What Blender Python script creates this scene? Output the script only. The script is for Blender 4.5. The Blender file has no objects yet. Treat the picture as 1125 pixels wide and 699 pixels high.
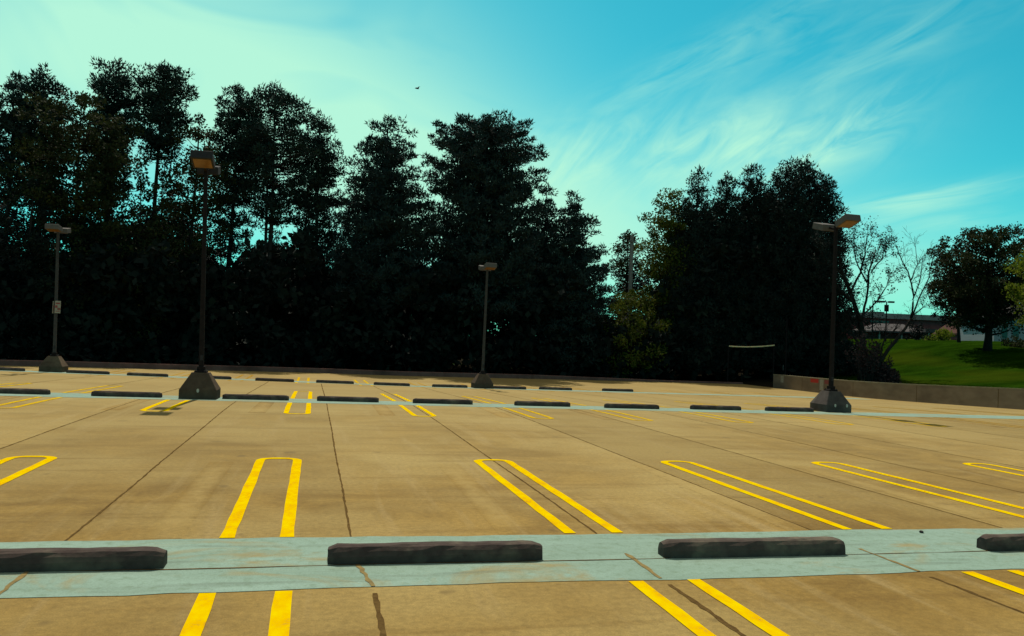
import bpy, bmesh, math, random
import numpy as np
from mathutils import Vector, Matrix

scene = bpy.context.scene
col = scene.collection
RAD = math.radians

# ------------------------------------------------------------------ camera
W0, H0, FPX, CAMH = 1125.0, 699.0, 910.0, 1.88
yaw, pitch, roll = RAD(13.35), RAD(1.737), math.atan(.041)
fw = np.array([math.sin(yaw)*math.cos(pitch), math.cos(yaw)*math.cos(pitch), math.sin(pitch)])
r0 = np.array([math.cos(yaw), -math.sin(yaw), 0.0]); u0 = np.cross(r0, fw)
rt = r0*math.cos(roll)+u0*math.sin(roll); up = np.cross(rt, fw)
cam_d = bpy.data.cameras.new('camera'); cam = bpy.data.objects.new('camera', cam_d); col.objects.link(cam)
cam_d.sensor_width = 36; cam_d.lens = FPX/W0*36; cam_d.clip_start = .05; cam_d.clip_end = 5000
bk = -fw
cam.matrix_world = Matrix(((rt[0], up[0], bk[0], 0), (rt[1], up[1], bk[1], 0), (rt[2], up[2], bk[2], CAMH), (0, 0, 0, 1)))
scene.camera = cam

def ray(x, y): return fw+rt*(x-W0/2)/FPX-up*(y-H0/2)/FPX
def at(x, y, depth):
    p = ray(x, y)*depth
    return np.array([p[0], p[1], CAMH+p[2]])
def horizon(x): return 368+.041*(x-346)

# ------------------------------------------------------------------ terrain
def sp(t, k=2.0): return k*np.log1p(np.exp(np.clip(np.asarray(t, float)/k, -40, 40)))
def zlot(x, y):
    s = .018+.012*np.clip((np.asarray(x, float)+14)/20, 0, 1)
    return -s*(sp(np.asarray(y, float)-24)-sp(np.asarray(y, float)-44))
def sstep(t):
    t = np.clip(t, 0, 1); return t*t*(3-2*t)
EDGE = [(-70, 30), (-40, 39.5), (-15.6, 47.6), (0, 54.4), (15.8, 57.2), (34.0, 59.5), (60, 62)]
def edge_y(x): return np.interp(x, [p[0] for p in EDGE], [p[1] for p in EDGE])
def wall_x(y): return np.interp(y, [-20, 12, 31, 53.2], [30.9, 31.6, 32.2, 32.9])
def zgrass(x, y):
    x = np.asarray(x, float); y = np.asarray(y, float)
    d = x-32.5
    a = sstep(d/30)
    k = .66+.42*sstep((y-46)/28)
    hill = -.45+4.0*a*k+2.2*sstep((x-62)/60)+.25*np.sin(x*.21+y*.13)*a
    fall = 1.3*sstep((x-60)/10)*sstep((84-y)/22)      # ground dips behind the crest on the right
    side = sstep((d+2)/7)
    flat = -.62
    return flat*(1-side)+(hill-fall)*side
def zground(x, y):
    x = np.asarray(x, float); y = np.asarray(y, float)
    inlot = (x < wall_x(y)+.12) & (y < edge_y(x)+.1)
    return np.where(inlot, zlot(x, y)-.45, zgrass(x, y))

# ------------------------------------------------------------------ materials
def newmat(name):
    m = bpy.data.materials.new(name); m.use_nodes = True
    nt = m.node_tree; b = nt.nodes['Principled BSDF']
    b.inputs['Specular IOR Level'].default_value = .1
    return m, nt, b
def N(nt, t, **kw):
    n = nt.nodes.new(t)
    for k, v in kw.items(): setattr(n, k, v)
    return n
def noise(nt, vec, scale, detail=4, rough=.55, dist=0.0):
    n = N(nt, 'ShaderNodeTexNoise'); n.inputs['Scale'].default_value = scale
    n.inputs['Detail'].default_value = detail; n.inputs['Roughness'].default_value = rough
    n.inputs['Distortion'].default_value = dist
    nt.links.new(vec, n.inputs['Vector']); return n.outputs['Fac']
def ramp(nt, fac, stops):
    r = N(nt, 'ShaderNodeValToRGB'); e = r.color_ramp.elements
    while len(e) < len(stops): e.new(.5)
    for i, (p, c) in enumerate(stops):
        e[i].position = p; e[i].color = (c[0], c[1], c[2], 1) if not isinstance(c, (int, float)) else (c, c, c, 1)
    nt.links.new(fac, r.inputs['Fac']); return r.outputs['Color']
def mix(nt, fac, a, b, mode='MIX'):
    m = N(nt, 'ShaderNodeMix', data_type='RGBA', blend_type=mode)
    for s, v in ((0, fac), (6, a), (7, b)):
        if isinstance(v, (int, float)): m.inputs[s].default_value = v
        elif isinstance(v, tuple): m.inputs[s].default_value = (v[0], v[1], v[2], 1)
        else: nt.links.new(v, m.inputs[s])
    return m.outputs[2]
def math_(nt, op, a, b=0.0, c=None):
    m = N(nt, 'ShaderNodeMath', operation=op)
    for i, v in enumerate((a, b) if c is None else (a, b, c)):
        if isinstance(v, (int, float)): m.inputs[i].default_value = v
        else: nt.links.new(v, m.inputs[i])
    return m.outputs[0]
def geo_pos(nt): return N(nt, 'ShaderNodeNewGeometry').outputs['Position']
def obj_pos(nt): return N(nt, 'ShaderNodeTexCoord').outputs['Object']
def scaled(nt, vec, s, loc=(0, 0, 0), rot=(0, 0, 0)):
    m = N(nt, 'ShaderNodeMapping'); m.inputs['Scale'].default_value = s
    m.inputs['Location'].default_value = loc; m.inputs['Rotation'].default_value = rot
    nt.links.new(vec, m.inputs['Vector']); return m.outputs[0]
def bump(nt, b, fac, strength, dist=.02):
    n = N(nt, 'ShaderNodeBump'); n.inputs['Strength'].default_value = strength; n.inputs['Distance'].default_value = dist
    nt.links.new(fac, n.inputs['Height']); nt.links.new(n.outputs[0], b.inputs['Normal'])

def mat_noise(name, c1, c2, scale=6, rough=.85, c3=None, bumpy=.15, stretch=(1, 1, 1), spec=.2):
    m, nt, b = newmat(name); p = scaled(nt, geo_pos(nt), stretch)
    f = noise(nt, p, scale, 6, .6)
    c = ramp(nt, f, [(.32, c1), (.68, c2)])
    if c3 is not None:
        f2 = noise(nt, p, scale*.23, 4, .6)
        c = mix(nt, ramp(nt, f2, [(.5, 0.0), (.68, 1.0)]), c, c3)
    nt.links.new(c, b.inputs['Base Color']); b.inputs['Roughness'].default_value = rough
    b.inputs['Specular IOR Level'].default_value = spec
    if bumpy: bump(nt, b, f, bumpy)
    return m

CONC_A, CONC_B, CONC_C = (.240, .148, .035), (.160, .093, .020), (.282, .196, .064)
def concrete_colour(nt):
    p = geo_pos(nt)
    big = noise(nt, p, .22, 4, .6)
    mid = noise(nt, p, .9, 5, .62, .6)
    streak = noise(nt, scaled(nt, p, (2.2, .16, 1)), 1.2, 5, .6, .4)
    cross = noise(nt, scaled(nt, p, (.22, 2.0, 1), (4, 7, 0)), 1.0, 4, .6, .3)
    fine = noise(nt, p, 16, 5, .7)
    grit = noise(nt, p, 90, 2, .6)
    c = mix(nt, ramp(nt, mid, [(.36, 0.0), (.64, 1.0)]), CONC_A, CONC_B)
    c = mix(nt, ramp(nt, big, [(.42, 0.0), (.60, .95)]), c, CONC_C)
    c = mix(nt, ramp(nt, streak, [(.54, 0.0), (.70, .6)]), c, (.285, .20, .078))
    c = mix(nt, ramp(nt, cross, [(.54, 0.0), (.70, .6)]), c, (.135, .074, .015))
    # each deck plank a slightly different tone
    s = N(nt, 'ShaderNodeSeparateXYZ'); nt.links.new(p, s.inputs[0])
    k = math_(nt, 'FLOOR', math_(nt, 'DIVIDE', math_(nt, 'SUBTRACT', s.outputs[0], .42), 2.44))
    k2 = math_(nt, 'FLOOR', math_(nt, 'DIVIDE', math_(nt, 'SUBTRACT', s.outputs[1], 7.2), 17.6))
    wn = N(nt, 'ShaderNodeTexWhiteNoise', noise_dimensions='2D')
    cb = N(nt, 'ShaderNodeCombineXYZ'); nt.links.new(k, cb.inputs[0]); nt.links.new(k2, cb.inputs[1])
    nt.links.new(cb.outputs[0], wn.inputs['Vector'])
    c = mix(nt, 1.0, c, ramp(nt, wn.outputs['Value'], [(0, (.86, .85, .83)), (1, (1.14, 1.17, 1.26))]), 'MULTIPLY')
    c = mix(nt, 1.0, c, ramp(nt, fine, [(.28, .76), (.72, 1.20)]), 'MULTIPLY')
    c = mix(nt, 1.0, c, ramp(nt, grit, [(.28, .78), (.6, 1.06)]), 'MULTIPLY')
    spots = noise(nt, p, 2.3, 2, .4)
    c = mix(nt, ramp(nt, spots, [(.70, 0.0), (.76, .5)]), c, (.07, .045, .02))
    return c, fine, grit
def make_concrete():
    m, nt, b = newmat('lot_concrete'); c, fine, grit = concrete_colour(nt)
    # far deck is a little paler and greener
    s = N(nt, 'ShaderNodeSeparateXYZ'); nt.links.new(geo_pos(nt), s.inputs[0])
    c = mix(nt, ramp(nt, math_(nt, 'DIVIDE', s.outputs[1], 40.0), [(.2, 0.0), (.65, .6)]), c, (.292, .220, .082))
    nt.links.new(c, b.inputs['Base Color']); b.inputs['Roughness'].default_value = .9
    b.inputs['Specular IOR Level'].default_value = .12
    bump(nt, b, math_(nt, 'ADD', fine, grit), .25, .004)
    return m
M = {}
M['concrete'] = make_concrete()

def make_paint(name, c1, c2, wear, thr=.5):
    m, nt, b = newmat(name); base, fine, grit = concrete_colour(nt); p = geo_pos(nt)
    f = noise(nt, scaled(nt, p, (1.6, .8, 1)), 5.0, 5, .65); g = noise(nt, p, 38, 4, .7)
    paint = mix(nt, ramp(nt, f, [(.35, 0.0), (.7, 1.0)]), c1, c2)
    w = math_(nt, 'ADD', math_(nt, 'MULTIPLY', f, .5), math_(nt, 'MULTIPLY', g, .5))
    c = mix(nt, ramp(nt, w, [(thr, 0.0), (thr+.12, wear)]), paint, base)
    nt.links.new(c, b.inputs['Base Color']); b.inputs['Roughness'].default_value = .9; b.inputs['Specular IOR Level'].default_value = 0
    bump(nt, b, g, .2, .003)
    return m
M['yellow'] = make_paint('yellow_paint', (.64, .47, .0), (.60, .32, .0), .6, .56)
M['yellow_worn'] = make_paint('worn_yellow_paint', (.54, .37, .006), (.50, .27, .01), .8, .50)
M['yellow_faint'] = make_paint('faded_yellow_paint', (.42, .25, .02), (.36, .19, .02), .9, .44)
def make_ghost():
    m, nt, b = newmat('old_line_ghost'); base, fine, grit = concrete_colour(nt); p = geo_pos(nt)
    at_ = N(nt, 'ShaderNodeAttribute', attribute_name='fade')
    f = math_(nt, 'MULTIPLY', at_.outputs['Fac'], ramp(nt, noise(nt, p, 6, 5, .65), [(.3, .15), (.7, .75)]))
    nt.links.new(mix(nt, f, base, (.33, .235, .085)), b.inputs['Base Color']); b.inputs['Roughness'].default_value = .9
    return m
M['ghost'] = make_ghost()

def make_band():
    m, nt, b = newmat('pale_blue_coating'); base, fine, grit = concrete_colour(nt); p = geo_pos(nt)
    a = noise(nt, scaled(nt, p, (.5, 2.2, 1)), 1.1, 5, .6, .5); f = noise(nt, p, 9, 6, .65)
    c = mix(nt, ramp(nt, a, [(.3, 0.0), (.7, 1.0)]), (.178, .256, .205), (.228, .322, .268))
    c = mix(nt, ramp(nt, f, [(.28, .8), (.5, 0.0)]), c, (.135, .195, .135))
    d = noise(nt, scaled(nt, p, (.8, 1.6, 1), (3, 1, 0)), .7, 5, .7, .8)
    c = mix(nt, ramp(nt, d, [(.53, 0.0), (.66, .85)]), c, (.25, .20, .085))
    st = noise(nt, scaled(nt, p, (.35, 5, 1)), 1.3, 4, .6, .4)
    c = mix(nt, ramp(nt, st, [(.57, 0.0), (.72, .6)]), c, (.115, .15, .115))
    c = mix(nt, 1.0, c, ramp(nt, grit, [(.28, .82), (.6, 1.05)]), 'MULTIPLY')
    nt.links.new(c, b.inputs['Base Color']); b.inputs['Roughness'].default_value = .85
    bump(nt, b, f, .15, .004)
    return m
M['band'] = make_band()
M['joint'] = mat_noise('joint_sealant', (.065, .038, .015), (.125, .078, .028), 14, .95, spec=0)
M['joint_dust'] = mat_noise('joint_filled_with_dust', (.24, .175, .07), (.15, .115, .055), 12, .95, spec=0)
M['stop'] = mat_noise('dark_wheel_stop', (.054, .038, .034), (.078, .058, .050), 11, .88, (.125, .10, .075), .35, spec=.05)
M['stop_pale'] = mat_noise('weathered_wheel_stop', (.062, .046, .040), (.088, .068, .057), 11, .9, (.14, .115, .085), .35, spec=.05)
M['base_conc'] = mat_noise('lamp_base_concrete', (.062, .043, .030), (.09, .065, .046), 5, .95, (.12, .09, .06), .3, spec=.03)
M['base_grey'] = mat_noise('grey_lamp_base_concrete', (.055, .045, .042), (.08, .068, .062), 5, .95, (.11, .095, .08), .3, spec=.03)
M['hole'] = mat_noise('pale_lifting_socket', (.35, .33, .28), (.5, .47, .4), 20, .7)
M['pole_dark'] = mat_noise('dark_bronze_pole', (.014, .010, .010), (.022, .016, .016), 8, .7, None, 0, spec=.04)
M['pole_grey'] = mat_noise('grey_painted_pole', (.045, .040, .04), (.065, .058, .056), 8, .7, None, 0, spec=.05)
M['head_grey'] = mat_noise('grey_lamp_housing', (.085, .074, .070), (.115, .10, .092), 9, .9, None, 0)
M['head_dark'] = mat_noise('bronze_lamp_housing', (.022, .020, .023), (.034, .031, .033), 9, .9, None, 0)
def make_lens():
    m, nt, b = newmat('amber_lamp_lens'); p = geo_pos(nt)
    c = ramp(nt, noise(nt, p, 5, 3), [(.3, (.15, .07, .022)), (.7, (.22, .11, .04))])
    nt.links.new(c, b.inputs['Base Color']); b.inputs['Roughness'].default_value = .25
    return m
M['lens'] = make_lens()
M['kerb'] = mat_noise('dark_kerb_concrete', (.13, .066, .056), (.18, .096, .08), 2.5, .95, (.09, .048, .04), .3, spec=.03)
M['wall'] = mat_noise('parapet_concrete', (.18, .125, .084), (.245, .175, .12), 1.6, .95, (.12, .085, .06), .3, (1, .6, 1.4))
M['wall_cap'] = mat_noise('pale_parapet_cap', (.20, .165, .10), (.26, .22, .14), 3, .95)
M['red'] = mat_noise('faded_red_paint', (.52, .03, .02), (.42, .05, .04), 9, .8)
M['red_faint'] = mat_noise('washed_out_red_paint', (.28, .06, .06), (.20, .07, .06), 9, .85)
M['white'] = mat_noise('off_white_paint', (.34, .30, .25), (.26, .23, .19), 7, .8)
M['white_patch'] = mat_noise('pale_concrete_patch', (.30, .25, .18), (.38, .33, .25), 7, .9)
M['brick'] = mat_noise('red_brick', (.20, .042, .042), (.26, .06, .055), 1.2, .95, (.15, .036, .036), 0)
M['roof_grey'] = mat_noise('grey_roof', (.055, .048, .05), (.075, .066, .066), .8, .95)
M['roof_slab'] = mat_noise('pale_grey_fascia', (.20, .165, .15), (.25, .21, .19), .8, .95)
M['roof_red'] = mat_noise('red_brown_roof', (.075, .026, .022), (.10, .038, .03), .8, .95)
M['siding'] = mat_noise('white_siding', (.25, .25, .26), (.31, .31, .32), 2, .8, None, .1, (.2, .2, 9))
M['glass'] = mat_noise('dark_window_glass', (.012, .018, .02), (.02, .03, .032), 2, .2, None, 0, spec=.5)
M['shade_dark'] = mat_noise('entry_glass_and_painted_shade', (.012, .012, .014), (.022, .02, .02), 1, .4, None, 0)
M['path'] = mat_noise('pale_path', (.36, .33, .26), (.42, .39, .31), 1, .9)
M['bark'] = mat_noise('dark_bark', (.014, .011, .009), (.026, .02, .016), 7, .95, None, .3, (1, 1, .3))
M['bark_pale'] = mat_noise('grey_bark', (.026, .020, .017), (.042, .034, .028), 7, .95, None, .3, (1, 1, .3))
M['timber'] = mat_noise('grey_weathered_timber', (.17, .15, .135), (.23, .205, .185), 5, .9)
M['rail'] = mat_noise('pale_straw_rail', (.85, .60, .32), (.72, .50, .26), 3, .9)
M['bird'] = mat_noise('black_feathers', (.01, .01, .012), (.018, .018, .02), 20, .7)
M['stone'] = mat_noise('dark_pebble', (.02, .018, .015), (.04, .035, .03), 60, .9)

def leafmat(name, stops, scale=.9, trans=0.0):
    m, nt, b = newmat(name); p = geo_pos(nt)
    f = noise(nt, p, scale, 3, .6); g = noise(nt, p, scale*7, 2, .5)
    ff = math_(nt, 'ADD', math_(nt, 'MULTIPLY', f, .65), math_(nt, 'MULTIPLY', g, .35))
    c = ramp(nt, ff, stops)
    nt.links.new(c, b.inputs['Base Color']); b.inputs['Roughness'].default_value = .8
    b.inputs['Specular IOR Level'].default_value = .08
    if trans:
        t = N(nt, 'ShaderNodeBsdfTranslucent'); nt.links.new(c, t.inputs['Color'])
        mx = N(nt, 'ShaderNodeMixShader'); mx.inputs[0].default_value = trans
        nt.links.new(b.outputs[0], mx.inputs[1]); nt.links.new(t.outputs[0], mx.inputs[2])
        nt.links.new(mx.outputs[0], nt.nodes['Material Output'].inputs['Surface'])
    return m
M['needle'] = leafmat('pine_needles', [(.32, (.010, .020, .019)), (.50, (.019, .034, .028)), (.68, (.036, .054, .036))])
M['needle_blue'] = leafmat('white_pine_needles', [(.32, (.011, .021, .023)), (.50, (.020, .035, .033)), (.68, (.036, .055, .043))])
M['cedar'] = leafmat('cedar_foliage', [(.32, (.010, .016, .016)), (.52, (.016, .026, .022)), (.70, (.030, .038, .026))])
M['oak'] = leafmat('olive_oak_leaves', [(.30, (.013, .019, .010)), (.52, (.026, .033, .012)), (.70, (.055, .057, .013))], .7, .2)
M['maple'] = leafmat('yellow_green_leaves', [(.30, (.026, .036, .007)), (.52, (.065, .078, .009)), (.70, (.12, .125, .013))], .7, .25)
M['bright'] = leafmat('light_green_leaves', [(.30, (.05, .08, .008)), (.52, (.10, .13, .010)), (.70, (.16, .18, .016))], .7, .4)
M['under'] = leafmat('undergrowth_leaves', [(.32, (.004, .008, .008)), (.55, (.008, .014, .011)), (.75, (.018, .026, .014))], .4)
M['twig'] = leafmat('pinkish_brown_twigs', [(.3, (.034, .019, .019)), (.55, (.055, .031, .029)), (.72, (.085, .05, .043))], 2)

def make_ground():
    m, nt, b = newmat('grass_and_soil'); p = geo_pos(nt)
    s = N(nt, 'ShaderNodeSeparateXYZ'); nt.links.new(p, s.inputs[0])
    n1 = noise(nt, scaled(nt, p, (.25, .9, 1), (0, 0, 0), (0, 0, .75)), .9, 5, .62); n2 = noise(nt, p, 7, 5, .7)
    n3 = noise(nt, p, .11, 3, .5)
    g = mix(nt, ramp(nt, n1, [(.35, 0.0), (.65, 1.0)]), (.0060, .019, .0010), (.0150, .040, .002))
    g = mix(nt, 1.0, g, ramp(nt, n2, [(.25, .62), (.75, 1.4)]), 'MULTIPLY')
    g = mix(nt, ramp(nt, n3, [(.52, 0.0), (.68, .55)]), g, (.034, .048, .003))
    soil = ramp(nt, n2, [(.3, (.010, .009, .007)), (.7, (.022, .018, .012))])
    # soil and leaf litter under the wood, grass on the slope to the right
    d = math_(nt, 'SUBTRACT', s.outputs[0], math_(nt, 'ADD', 31.4, math_(nt, 'MULTIPLY', math_(nt, 'MAXIMUM', math_(nt, 'SUBTRACT', s.outputs[1], 46.0), 0.0), .62)))
    wob = math_(nt, 'ADD', d, math_(nt, 'MULTIPLY', math_(nt, 'SUBTRACT', noise(nt, p, .7, 4), .5), 5.0))
    fac = ramp(nt, math_(nt, 'ADD', .5, math_(nt, 'DIVIDE', wob, 6.0)), [(.42, 0.0), (.58, 1.0)])
    patch = ramp(nt, noise(nt, p, .16, 3), [(.58, 0.0), (.66, .8)])
    soil = mix(nt, patch, soil, (.010, .028, .005))
    c = mix(nt, fac, soil, g)
    nt.links.new(c, b.inputs['Base Color']); b.inputs['Roughness'].default_value = .95
    b.inputs['Specular IOR Level'].default_value = 0
    bump(nt, b, n2, .8, .12)
    return m
M['ground'] = make_ground()

# ------------------------------------------------------------------ object helpers
def link_mesh(name, verts, faces, m, parent=None, smooth=False, loc=None):
    me = bpy.data.meshes.new(name); me.from_pydata([tuple(v) for v in verts], [], faces); me.update()
    return link_me(name, me, m, parent, smooth, loc)
def link_me(name, me, m, parent=None, smooth=False, loc=None):
    if m is not None: me.materials.append(m)
    if smooth: me.polygons.foreach_set('use_smooth', [True]*len(me.polygons))
    o = bpy.data.objects.new(name, me); col.objects.link(o)
    if parent is not None: o.parent = parent
    if loc is not None: o.location = loc
    return o
def link_bm(name, bm, m, parent=None, smooth=False, loc=None):
    bmesh.ops.recalc_face_normals(bm, faces=bm.faces)
    me = bpy.data.meshes.new(name); bm.to_mesh(me); bm.free()
    return link_me(name, me, m, parent, smooth, loc)
def fast_mesh(name, V, F):
    """V (n,3) array, F (m,k) array of equal polygons"""
    me = bpy.data.meshes.new(name); n, k = F.shape
    me.vertices.add(len(V)); me.vertices.foreach_set('co', np.ascontiguousarray(V, np.float32).ravel())
    me.loops.add(n*k); me.loops.foreach_set('vertex_index', np.ascontiguousarray(F, np.int32).ravel())
    me.polygons.add(n); me.polygons.foreach_set('loop_start', np.arange(0, n*k, k, dtype=np.int32))
    me.update(calc_edges=True); me.validate(); return me
def thing(name, label, cat, loc=(0, 0, 0), rz=0, group=None):
    o = bpy.data.objects.new(name, None); col.objects.link(o); o.location = loc; o.rotation_euler = (0, 0, rz)
    o.empty_display_size = .3
    tag(o, label, cat, group); return o
def tag(o, label, cat, group=None):
    o['label'] = label; o['category'] = cat
    if group: o['group'] = group
    return o
def structure(o): o['kind'] = 'structure'; return o

def bm_box(bm, c, s, rot=None):
    r = bmesh.ops.create_cube(bm, size=1); M4 = Matrix.Translation(c)
    if rot is not None: M4 = M4 @ rot
    M4 = M4 @ Matrix.Diagonal((s[0], s[1], s[2], 1)); bmesh.ops.transform(bm, matrix=M4, verts=r['verts']); return r['verts']
def bm_frustum(bm, rings):
    """rings of 4+ points each, joined and capped"""
    prev = None; first = None
    for ring in rings:
        vs = [bm.verts.new(p) for p in ring]
        if prev:
            n = len(vs)
            for i in range(n): bm.faces.new((prev[i], prev[(i+1) % n], vs[(i+1) % n], vs[i]))
        else: first = vs
        prev = vs
    bm.faces.new(first[::-1]); bm.faces.new(prev)
def rect(hx, hy, z, ch=0.0, cx=0, cy=0):
    if ch <= 0: return [(cx-hx, cy-hy, z), (cx+hx, cy-hy, z), (cx+hx, cy+hy, z), (cx-hx, cy+hy, z)]
    return [(cx-hx+ch, cy-hy, z), (cx+hx-ch, cy-hy, z), (cx+hx, cy-hy+ch, z), (cx+hx, cy+hy-ch, z), (cx+hx-ch, cy+hy, z), (cx-hx+ch, cy+hy, z), (cx-hx, cy+hy-ch, z), (cx-hx, cy-hy+ch, z)]
def bm_tube(bm, pts, rads, seg=6):
    pts = [Vector(p) for p in pts]; prev = None
    for i, p in enumerate(pts):
        t = (pts[min(i+1, len(pts)-1)]-pts[max(i-1, 0)]).normalized()
        a = t.cross(Vector((0, 0, 1)))
        if a.length < .05: a = t.cross(Vector((1, 0, 0)))
        a.normalize(); b = t.cross(a)
        vs = [bm.verts.new(p+(a*math.cos(2*math.pi*k/seg)+b*math.sin(2*math.pi*k/seg))*rads[i]) for k in range(seg)]
        if prev:
            for k in range(seg): bm.faces.new((prev[k], prev[(k+1) % seg], vs[(k+1) % seg], vs[k]))
        prev = vs
        if i == 0: bm.faces.new(vs[::-1])
    bm.faces.new(prev)

# ------------------------------------------------------------------ ground + lot
xs = np.concatenate([[-2500, -900, -400, -200, -120], np.arange(-80, 31, 3.0), np.arange(31, 72, 1.0), np.arange(72, 150, 5.0), [160, 220, 400, 900, 2500]])
ys = np.concatenate([[-2500, -600, -200, -80, -40], np.arange(-20, 40, 3.0), np.arange(40, 100, 1.25), np.arange(100, 200, 6.0), [220, 400, 900, 2500]])
XX, YY = np.meshgrid(xs, ys, indexing='ij'); ZZ = zground(XX, YY)
nx, ny = XX.shape
idx = np.arange(nx*ny).reshape(nx, ny)
Fq = np.stack([idx[:-1, :-1], idx[1:, :-1], idx[1:, 1:], idx[:-1, 1:]], -1).reshape(-1, 4)
g = link_me('ground', fast_mesh('ground', np.stack([XX, YY, ZZ], -1).reshape(-1, 3), Fq), M['ground'], smooth=True); structure(g)

lx = np.concatenate([np.arange(-70, 30, 1.0), [30.0]])
ly = np.concatenate([np.arange(-14, 22, 2.0), np.arange(22, 48, 1.0)])
V = []
rows = []
for x in np.append(lx, 0):
    pass
cols_x = np.arange(-70, 31.01, 1.0)
for x in list(cols_x)+[99]:
    ye = float(edge_y(x if x < 90 else 33)); t = np.concatenate([np.linspace(-14, 20, 12), np.linspace(20.8, min(46, ye-1), 26), [ye]])
    xx = wall_x(t)+.05 if x > 90 else np.full_like(t, x)
    V.append(np.stack([xx, t, zlot(xx, t)], -1))
V = np.array(V); n1, n2 = V.shape[:2]; idx = np.arange(n1*n2).reshape(n1, n2)
Fq = np.stack([idx[:-1, :-1], idx[1:, :-1], idx[1:, 1:], idx[:-1, 1:]], -1).reshape(-1, 4)
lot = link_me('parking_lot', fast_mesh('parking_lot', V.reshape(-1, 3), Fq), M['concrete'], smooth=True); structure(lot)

def soft_strip(name, path, width, lift, m, parent=lot):
    """faded ghost of an old line; the attribute 'fade' falls to 0 at its rim"""
    (xa, ya), (xb, yb) = path; n = max(6, int(abs(yb-ya)/.3)); vs = []; fs = []; fd = []
    for i in range(n+1):
        f = i/n
        for j in range(5):
            x = xa+(xb-xa)*f+(j/4-.5)*width; y = ya+(yb-ya)*f; vs.append((x, y, float(zlot(x, y))+lift))
            fd.append(math.sin(math.pi*j/4)*min(1, f*5, (1-f)*5))
        if i:
            for j in range(4): k = 5*i+j; fs.append((k-5, k-4, k+1, k))
    o = link_mesh(name, vs, fs, m, parent); o.data.attributes.new('fade', 'FLOAT', 'POINT').data.foreach_set('value', fd); return o
def ground_strip(name, path, width, lift, m, jitter=0.0, parent=lot, seed=0, step=.35):
    """flat painted strip following a centre path on the sloping deck"""
    rnd = random.Random(seed); P = [Vector((p[0], p[1], 0)) for p in path]
    dense = []
    for a, b in zip(P[:-1], P[1:]):
        n = max(1, int((b-a).length/step))
        for i in range(n): dense.append(a.lerp(b, i/n))
    dense.append(P[-1]); vs = []; fs = []
    for i, p in enumerate(dense):
        t = (dense[min(i+1, len(dense)-1)]-dense[max(i-1, 0)]).normalized(); nrm = Vector((-t.y, t.x, 0))
        w1 = width/2+rnd.uniform(-jitter, jitter); w2 = width/2+rnd.uniform(-jitter, jitter)
        for q in (p-nrm*w1, p+nrm*w2): vs.append((q.x, q.y, float(zlot(q.x, q.y))+lift))
        if i: k = 2*i; fs.append((k-2, k-1, k+1, k))
    return link_mesh(name, vs, fs, m, parent)

# pale blue coated strips under the wheel stops
def band(name, y0, y1, x0, x1, seed):
    rnd = random.Random(seed); vs = []; fs = []; X = np.arange(x0, x1, .3)
    for i, x in enumerate(X):
        a = y0+rnd.uniform(-.018, .018)+.02*math.sin(x*1.3); b = y1+rnd.uniform(-.022, .022)+.02*math.sin(x*.9+2)
        for j in range(5):
            y = a+(b-a)*j/4; vs.append((x, y, float(zlot(x, y))+.004))
        if i:
            for j in range(4): k = 5*i+j; fs.append((k-5, k, k+1, k-4))
    return link_mesh(name, vs, fs, M['band'], lot)
b1 = band('coated_strip', 6.34, 7.93, -12, 28, 1)
band('coated_strip', 24.05, 25.85, -32, 31.6, 2)
band('coated_strip', 41.5, 43.1, -32, 31.6, 3)

# plank joints
rj = random.Random(5)
for k in range(-12, 13):
    x = .42+2.44*k
    ph = rj.uniform(0, 6)
    def path(y0, y1, amp):
        return [(x+amp*math.sin(y*.9+ph)*.5+rj.uniform(-amp, amp)*.35+(.10 if y < 7 and k == 0 else 0), y) for y in np.arange(y0, y1+.01, .8)]
    ground_strip('plank_joint', path(-1, 6.3, .012), .040 if k in (0, 1) else .035, .003, M['joint'], .009, seed=k, step=.07)
    ground_strip('plank_joint', path(6.36, 7.9, .012), .036, .0075, M['joint_dust'], .012, seed=k+50, step=.08)
    ground_strip('plank_joint', path(7.95, 24.0, .008), .022, .003, M['joint'], .006, seed=k+99, step=.11)
    ye = float(edge_y(x))-.3
    ground_strip('plank_joint', path(25.9, min(41.4, ye), .008), .03, .003, M['joint'], .006, seed=k+150)
ground_strip('band_crack', [(x, 6.965+.012*math.sin(x*2.1)+rj.uniform(-.008, .008)) for x in np.arange(-8, 20, .5)], .014, .0075, M['joint'], .006, seed=400)

# hairpin stall markings: two long lines closed by a rounded end
def hairpin_path(xl, xr, yo, yc):
    """open at yo, closed at yc"""
    s = 1 if yc > yo else -1; r = .2; pts = [(xl, yo)]
    pts.append((xl, yc-s*r))
    for a in range(15, 90, 15): pts.append((xl+r-r*math.cos(RAD(a)), yc-s*r+s*r*math.sin(RAD(a))))
    pts += [(xl+r, yc), (xr-r, yc)]
    for a in range(75, 0, -15): pts.append((xr-r+r*math.cos(RAD(a)), yc-s*r+s*r*math.sin(RAD(a))))
    pts += [(xr, yc-s*r), (xr, yo)]
    return pts
LW = .125
def hairpin(x0, x1, yo, yc, m, sd):
    ground_strip('stall_marking', hairpin_path(x0+LW/2, x1-LW/2, yo, yc), LW, .0055, m, .006, seed=sd)
R1 = [(-7.15, -6.5), (-4.08, -3.43), (-.75, -.10), (2.52, 3.15), (5.68, 6.30), (8.52, 9.15), (11.65, 12.28), (14.7, 15.33), (17.7, 18.33), (20.75, 21.38)]
for i, (a, b) in enumerate(R1):
    hairpin(a, b, 7.97, 13.0, M['yellow'], i)
    hairpin(a+.03, b+.03, 6.31, 1.3, M['yellow'], i+30)
    if a > -3: soft_strip('old_line', [(a-.50, 7.99), (a-.46, 12.6)], .34, .0012, M['ghost'])
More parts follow.
